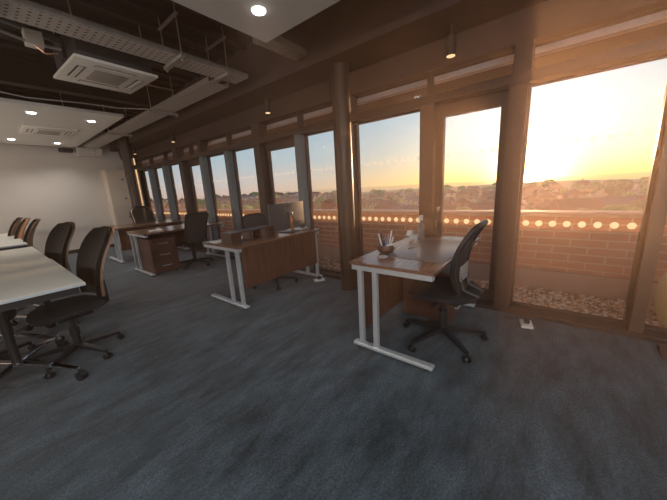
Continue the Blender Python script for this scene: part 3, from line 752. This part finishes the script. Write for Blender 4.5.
# nearest desk: mesh chair with splayed black frame
c = mesh_chair('mesh_office_chair', .10, .15, .40, .99, .06, lumbar=True, rot=-.42, lean=.13, fr=.02, r=.335, belly=.07, scurve=True, yo=-.03)
place(c, 2.2, .66, 90, 'black mesh back office chair at the nearest desk, its back to the window')
c = mesh_chair('mesh_office_chair', .19, .22, .46, .99, .14, mesh_m='mesh_grey', rot=.4)
place(c, 2.42, 3.08, -90, 'dark round topped chair behind the monitor desk')
c = mesh_chair('mesh_office_chair', .19, .215, .46, 1.0, .05, frame_m='black_plastic', mesh_m='mesh_grey', rot=.5, r=.32)
place(c, 2.36, 5.33, 95, 'square backed dark chair at the desk with the drawer pedestal')
c = mesh_chair('mesh_office_chair', .22, .25, .5, 1.1, .17, rot=.2, fr=.024)
place(c, 2.5, 7.78, -85, 'arched black mesh chair behind the farthest desk')

# ------------------------------------------------------------------ on the nearest desk
Z = .735
o = MB().box(-.42, .42, -.235, .235, 0, .003, bev=.001).build('desk_mat', 'mat_black'); o.location = (2.37, .82, Z); tag(o, 'large black desk mat lying on the nearest desk', 'desk mat')
pp = empty('pen_pot', (2.06, 1.10, Z), label='dark round pot stuffed with pens and cards on the nearest desk', cat='pen pot')
MB().lathe([(.03, 0), (.05, .012), (.062, .04), (.055, .065), (.05, .065), (.056, .04), (.045, .018)], (0, 0, 0), 28).build('bowl', 'pot_brown', pp); pp.scale = (1.25, 1.25, 1.15)
for k, (dx, dy, tx, ty, h, mm) in enumerate(((-.02, .01, -.045, .03, .15, 'paper_white'), (.02, -.01, .045, -.02, .16, 'paper_white'), (-.03, -.01, -.05, -.03, .12, 'blue_pen'), (.0, .02, .01, .04, .14, 'black_plastic'), (.03, .01, .06, .01, .13, 'pink_card'), (.01, -.02, .02, -.045, .12, 'white_plastic'))):
    MB().cyl((dx, dy, .02), (tx, ty, h), .005, seg=8).build('pen', mm, pp)
MB().box(-.03, .03, -.002, .002, 0, .09).build('card', 'cyan_card', pp).matrix_local = Matrix.Translation((0, -.015, .03)) @ Matrix.Rotation(.5, 4, 'Z') @ Matrix.Rotation(-.2, 4, 'X')
MB().box(-.028, .028, -.002, .002, 0, .03).build('card', 'paper_white', pp).matrix_local = Matrix.Translation((-.02, -.045, .045)) @ Matrix.Rotation(-.5, 4, 'Z')
o = MB().lathe([(.038, 0), (.04, .002), (.04, .006), (.038, .008)], (0, 0, 0), 28).build('coaster', 'silver'); o.location = (1.93, 1.06, Z); tag(o, 'thin grey disc coaster in front of the pen pot', 'coaster')
o = MB().tube([(-.07, 0, .004), (0, .004, .004), (.06, -.01, .004)], [.004, .004, .0015], 8).build('pen', 'black_plastic'); o.location = (2.33, .97, Z+.003); o.rotation_euler = (0, 0, -.3); tag(o, 'slim black pen lying across the desk mat', 'pen')
o = MB().tube([(-.12, 0, .003), (-.04, .01, .003), (.05, .0, .003), (.12, .012, .003)], .0018, 6).build('charging_cable', 'white_plastic'); o.location = (2.2, 1.08, Z); tag(o, 'thin white cable lying on the desk beside the pen pot', 'cable')
bt = empty('spray_bottle', (2.78, 1.08, Z), label='clear spray bottle near the window end of the nearest desk', cat='bottle')
MB().lathe([(.034, 0), (.036, .01), (.036, .13), (.02, .165), (.014, .175), (.014, .19)], (0, 0, 0), 24).build('bottle_body', 'clear_plastic', bt)
MB().cyl((0, 0, .19), (0, 0, .21), .017, seg=16).box(-.035, .03, -.012, .012, .21, .24, bev=.005).bar((-.03, 0, .215), (-.045, 0, .17), .012, .006).build('trigger_head', 'white_plastic', bt)
MB().cyl((0, 0, .004), (0, 0, .1), .032, seg=20).build('liquid', 'clear_plastic', bt)
ps = empty('phone_stand', (2.66, 1.14, Z), label='small white folded stand beside the spray bottle', cat='stand')
MB().bar((-.06, 0, .055), (-.01, 0, .1), .05, .005).bar((-.01, 0, .1), (.05, 0, .005), .05, .005).build('folded_arm', 'white_plastic', ps, 0); MB().box(-.05, .06, -.03, .03, 0, .004).build('stand_base', 'white_plastic', ps, 0)

# ------------------------------------------------------------------ on the monitor desk
mo = empty('computer_monitor', (2.63, 2.88, Z-.025), math.radians(6), label='large silver backed monitor seen from behind on the second desk', cat='monitor')
def mf(u, v):
    a = (u-.5)*2; return Vector((a*.35, .035*a*a, .07+.355*v))
MB().sheet(mf, 20, 2, .022).build('screen_housing', 'monitor_back', mo, 50)
MB().sheet(lambda u, v: Vector(((u-.5)*2*.322, .035*((u-.5)*2)**2+.0125, .08+.335*v)), 20, 2, .002).build('screen', 'screen_black', mo, 50)
MB().box(-.05, .05, -.03, -.005, .2, .3, bev=.008).build('mount_plate', 'monitor_back', mo)
MB().bar((.0, -.035, .03), (.0, -.025, .25), .05, .014, up=(0, 1, 0), bev=.003).build('stand_neck', 'copper', mo)
MB().box(-.13, .13, -.09, .1, .025, .035, bev=.004).build('stand_foot', 'black_plastic', mo)
MB().tube([(.02, -.03, .24), (.05, -.05, .2), (.03, -.05, .16), (-.01, -.05, .15), (-.02, -.06, .08), (.02, -.06, .04)], .005, 8).tube([(.03, -.03, .28), (.0, -.05, .25), (.03, -.05, .22)], .006, 8).build('power_cable', 'black_plastic', mo)
def text(body, size, loc, rot, m, parent, name):
    cu = bpy.data.curves.new(name, 'FONT'); cu.body = body; cu.size = size; cu.extrude = .0006; cu.align_x = 'CENTER'; cu.align_y = 'CENTER'; cu.offset = size*.02
    t = bpy.data.objects.new('t', cu); C.objects.link(t); bpy.context.view_layer.update()
    me = bpy.data.meshes.new_from_object(t.evaluated_get(bpy.context.evaluated_depsgraph_get())); bpy.data.objects.remove(t)
    me.materials.clear(); me.materials.append(MATS[m])
    o = bpy.data.objects.new(name, me); C.objects.link(o); o.parent = parent; o.location = loc; o.rotation_euler = rot; return o
text('LG', .05, (.012, -.0135, .385), (PI/2, 0, 0), 'black_plastic', mo, 'logo_lettering')
MB().cyl((-.04, -.014, .385), (-.04, -.0105, .385), .018, seg=24).build('logo_badge', 'black_plastic', mo)
text('DVI  HDMI', .014, (.01, -.0125, .19), (PI/2, 0, 0), 'silver', mo, 'port_lettering') if 0 else None
og = empty('desk_organiser', (2.0, 2.94, Z), math.radians(4), label='long dark brown desk organiser shelf with open compartments on the second desk', cat='organiser')
MB().box(-.33, .33, -.1, .1, .115, .127, bev=.002).build('organiser_shelf', 'organiser_brown', og, 0)
MB().box(-.33, -.2, -.1, .1, 0, .012).box(-.33, -.32, -.1, .1, .012, .115).box(-.21, -.2, -.1, .1, .012, .115).box(-.33, -.2, -.1, -.09, .012, .115).build('end_compartment', 'organiser_brown', og, 0)
MB().box(.25, .33, -.1, .1, .0, .115).build('end_block', 'organiser_brown', og, 0)
MB().box(-.03, .1, -.1, .1, 0, .008).box(-.03, -.02, -.1, .1, 0, .115).box(.09, .1, -.1, .1, 0, .115).box(-.02, .09, .09, .1, 0, .115).build('middle_compartment', 'organiser_brown', og, 0)
o = MB().box(-.2, .2, -.06, .06, 0, .014, bev=.004).build('keyboard', 'white_plastic'); o.location = (2.58, 3.17, Z); tag(o, 'white keyboard lying behind the monitor on the second desk', 'keyboard')
o = MB().box(-.16, .16, -.11, .11, 0, .003).build('paper_sheet', 'paper_white'); o.location = (2.0, 3.16, Z); o.rotation_euler = (0, 0, .1); tag(o, 'white papers lying behind the dark organiser', 'paper')
o = MB().tube([(.0, 0, 0), (.03, .01, .02), (.08, 0, .012), (.12, .03, .03), (.15, .01, .005)], .006, 8).build('coiled_cable', 'white_plastic'); o.location = (2.76, 2.8, Z+.006); tag(o, 'tangle of pale cable at the window end of the monitor desk', 'cable')
o = MB().box(-.1, .1, -.07, .07, 0, .012, bev=.003).build('notebook', 'paper_white'); o.location = (1.75, 3.2, Z); tag(o, 'small pale notebook near the aisle end of the monitor desk', 'notebook')
# pale items on far desks
o = MB().box(-.09, .09, -.06, .06, 0, .015, bev=.003).build('notebook', 'paper_white'); o.location = (1.85, 5.5, Z); o.rotation_euler = (0, 0, .3); tag(o, 'pale notebook on the desk above the drawer pedestal', 'notebook')
# ------------------------------------------------------------------ floor sockets
def socket(x, y, rz, label):
    root = empty('power_socket', (x, y, 0), rz, label=label, cat='socket')
    MB().box(-.075, .075, -.045, .045, 0, .022, bev=.006).build('socket_plate', 'white_plastic', root)
    p = MB().box(-.025, .025, -.022, .022, .022, .06, bev=.007).build('plug', 'black_plastic', root)
    MB().tube([(0, 0, .05), (.0, .05, .07), (.03, .11, .03), (.09, .16, .006)], .004, 8).build('plug_lead', 'black_plastic', p)
socket(2.83, .12, .2, 'white double power socket with black plug on the carpet by the window')
socket(2.84, 2.60, -.6, 'white power adapter on the carpet beside the slim column')
# wooden wedge at right edge
b = bmesh.new(); v = [b.verts.new(p) for p in ((0, 0, 0), (.16, 0, 0), (.16, -.14, 0), (0, -.14, 0), (.16, 0, .04), (.16, -.14, .04))]
for f in ((3, 2, 1, 0), (0, 1, 4), (2, 3, 5), (1, 2, 5, 4), (3, 0, 4, 5)): b.faces.new([v[k] for k in f])
mb = MB(); mb.bm.free(); mb.bm = b; o = mb.build('door_wedge', 'wedge_wood', None, 0); o.location = (2.74, -.68, 0); tag(o, 'dark brown wedge on the carpet at the right window corner', 'wedge')

# ------------------------------------------------------------------ world
SUN_AZ, SUN_EL = math.radians(4.2), math.radians(-.7)
sd = Vector((math.cos(SUN_EL)*math.cos(SUN_AZ), math.cos(SUN_EL)*math.sin(SUN_AZ), math.sin(SUN_EL)))
w = bpy.data.worlds.new('sunset'); SC.world = w; w.use_nodes = True; nt = w.node_tree; nt.nodes.clear()
out = nt.nodes.new('ShaderNodeOutputWorld'); bg = nt.nodes.new('ShaderNodeBackground')
tc = N(nt, 'TexCoord')
def VM(op, a, b_=None):
    n = nt.nodes.new('ShaderNodeVectorMath'); n.operation = op
    for i, v in enumerate((a, b_)):
        if v is None: continue
        if isinstance(v, (tuple, Vector)): n.inputs[i].default_value = tuple(v)
        else: nt.links.new(v, n.inputs[i])
    return n
def MM(op, a, b_=None, clamp=False):
    n = nt.nodes.new('ShaderNodeMath'); n.operation = op; n.use_clamp = clamp
    for i, v in enumerate((a, b_)):
        if v is None: continue
        if isinstance(v, (int, float)): n.inputs[i].default_value = v
        else: nt.links.new(v, n.inputs[i])
    return n.outputs[0]
dirn = VM('NORMALIZE', tc.outputs['Generated']).outputs[0]
sep = N(nt, 'SeparateXYZ'); nt.links.new(dirn, sep.inputs[0]); el = sep.outputs['Z']
ramp = N(nt, 'ValToRGB'); cr = ramp.color_ramp
stops = [(0, (.26, .2, .18)), (.08, (.60, .46, .40)), (.11, (.56, .52, .50)), (.17, (.40, .52, .58)), (.30, (.28, .46, .60)), (.55, (.24, .38, .54)), (1, (.12, .2, .34))]
cr.elements[0].position = 0; cr.elements[0].color = c4(stops[0][1]); cr.elements[1].position = 1; cr.elements[1].color = c4(stops[-1][1])
for p, c in stops[1:-1]: e = cr.elements.new(p); e.color = c4(c)
nt.links.new(MM('ADD', MM('MULTIPLY', el, .92), .08, True), ramp.inputs['Fac'])
dt = VM('DOT_PRODUCT', dirn, sd).outputs['Value']; dp = MM('MAXIMUM', dt, 0.0)
def glow(power, col, s, damp=None):
    v = MM('MULTIPLY', MM('POWER', dp, power), s)
    if damp:  # fade with height above the horizon
        v = MM('MULTIPLY', v, MM('POWER', 2.718, MM('MULTIPLY', MM('ABSOLUTE', el), -damp)))
    n = VM('SCALE', tuple(col)); nt.links.new(v, n.inputs['Scale']); return n.outputs[0]
mixn = N(nt, 'MixRGB'); mixn.inputs['Color2'].default_value = (.85, .50, .10, 1)
nt.links.new(ramp.outputs['Color'], mixn.inputs['Color1'])
low = MM('POWER', 2.718, MM('MULTIPLY', MM('MAXIMUM', el, 0.0), -9.0))
nt.links.new(MM('MULTIPLY', MM('POWER', dp, 5.0), low, True), mixn.inputs['Fac'])
def glow2(power, col, s_, fac):
    v = MM('MULTIPLY', MM('MULTIPLY', MM('POWER', dp, power), s_), fac)
    n = VM('SCALE', tuple(col)); nt.links.new(v, n.inputs['Scale']); return n.outputs[0]
g = VM('ADD', mixn.outputs['Color'], glow(6, (.6, .8, .8), .2)).outputs[0]
g = VM('ADD', g, glow2(34, (1, .94, .84), 1.3, MM('SUBTRACT', 1.0, low))).outputs[0]
g = VM('ADD', g, glow2(14, (1, .60, .06), .7, low)).outputs[0]
g = VM('ADD', g, glow(300, (1, .8, .4), 4)).outputs[0]
g = VM('ADD', g, glow(9000, (1, .8, .4), 60)).outputs[0]
nt.links.new(g, bg.inputs['Color']); bg.inputs['Strength'].default_value = 1.05; nt.links.new(bg.outputs[0], out.inputs['Surface'])

def lamp(kind, name, loc, energy, color, size=1, rot=None, to=None, sy=None):
    l = bpy.data.lights.new(name, kind); l.energy = energy; l.color = color
    if kind == 'AREA':
        l.size = size
        if sy: l.shape = 'RECTANGLE'; l.size_y = sy
    o = bpy.data.objects.new(name, l); C.objects.link(o); o.location = loc
    if to is not None: o.rotation_euler = (Vector(to)-Vector(loc)).to_track_quat('-Z', 'Y').to_euler()
    return o
se = math.radians(4.0)
s = lamp('SUN', 'low_sun', (20, 2, 3), 4.4, (1, .58, .28)); s.data.angle = math.radians(1.5)
s.rotation_euler = (-Vector((math.cos(se)*math.cos(SUN_AZ), math.cos(se)*math.sin(SUN_AZ), math.sin(se)))).to_track_quat('-Z', 'Y').to_euler()

m, nt, out = new_mat('haze_air')
va = nt.nodes.new('ShaderNodeVolumeAbsorption'); ve = nt.nodes.new('ShaderNodeEmission'); ad = nt.nodes.new('ShaderNodeAddShader')
va.inputs['Color'].default_value = (0, 0, 0, 1); va.inputs['Density'].default_value = .0018; ve.inputs['Color'].default_value = (.60, .40, .26, 1); ve.inputs['Strength'].default_value = .0018
nt.links.new(va.outputs[0], ad.inputs[0]); nt.links.new(ve.outputs[0], ad.inputs[1]); nt.links.new(ad.outputs[0], out.inputs['Volume'])
hz = MB().box(40, 700, -400, 700, -30, -1.5).build('haze', 'haze_air', None, 0); tag(hz, 'warm evening haze lying over the distant trees and rooftops', 'haze', kind='stuff')
lamp('POINT', 'room_bounce', (-3.6, 6.75, .9), 120, (1, .84, .7)).data.shadow_soft_size = 0  # unseen point lamps added to brighten the ceiling panels and walls
lamp('POINT', 'room_bounce_far', (-1.9, 7.9, .9), 22, (1, .84, .7)).data.shadow_soft_size = 0
lamp('POINT', 'room_bounce_near', (-2.4, -2.0, .8), 70, (1, .84, .7)).data.shadow_soft_size = 0
for lx, ly in ((-1.6, -1.9), (-3.0, -.8), (-.5, -3.0)):
    lamp('POINT', 'office_fill', (lx, ly, 2.45), 78, (1, .97, .94)).data.shadow_soft_size = .1  # unseen fill lamps added behind the viewer to lift the room
m, nt, out = new_mat('glare_air')  # scattering volume added to imitate sun flare, thinning towards the far wall
vs = nt.nodes.new('ShaderNodeVolumeScatter'); vs.inputs['Color'].default_value = (1, .66, .5, 1); vs.inputs['Density'].default_value = .024; vs.inputs['Anisotropy'].default_value = .74
nt.links.new(vs.outputs[0], out.inputs['Volume'])
tc = N(nt, 'TexCoord'); sp = N(nt, 'SeparateXYZ'); nt.links.new(tc.outputs['Object'], sp.inputs[0]); mr = N(nt, 'MapRange', interpolation_type='SMOOTHSTEP')
mr.inputs['From Min'].default_value = .6; mr.inputs['From Max'].default_value = 3.0; mr.inputs['To Min'].default_value = .025; mr.inputs['To Max'].default_value = .002
nt.links.new(sp.outputs['Y'], mr.inputs['Value']); nt.links.new(mr.outputs['Result'], vs.inputs['Density'])
tag(MB().box(XL-.05, 3.165, YB-.05, YF+.05, -.05, HZ+.05).build('haze', 'glare_air', None, 0), 'thin warm scattering volume added in the office for the sun flare', 'haze', kind='stuff')

# ------------------------------------------------------------------ camera
R = Matrix(((0.61912472, 0.20549581, -0.75792879), (-0.78329562, 0.09281269, -0.61468185), (-0.05596914, 0.97424703, 0.21842659)))
cd = bpy.data.cameras.new('camera'); cam = bpy.data.objects.new('camera', cd); C.objects.link(cam)
cd.sensor_width = 36; cd.lens = 278.47/667*36; cd.clip_start = .05; cd.clip_end = 3000
q = R.to_quaternion(); cam.rotation_mode = 'QUATERNION'; cam.rotation_quaternion = q; cam.location = (0, 0, 1.3)
SC.camera = cam
SC.view_settings.view_transform = 'Standard'; SC.view_settings.look = 'None'; SC.view_settings.exposure = 0; SC.view_settings.gamma = 1.06
SC.cycles.max_bounces = 8; SC.cycles.diffuse_bounces = 4; SC.cycles.transparent_max_bounces = 12; SC.cycles.sample_clamp_indirect = 6
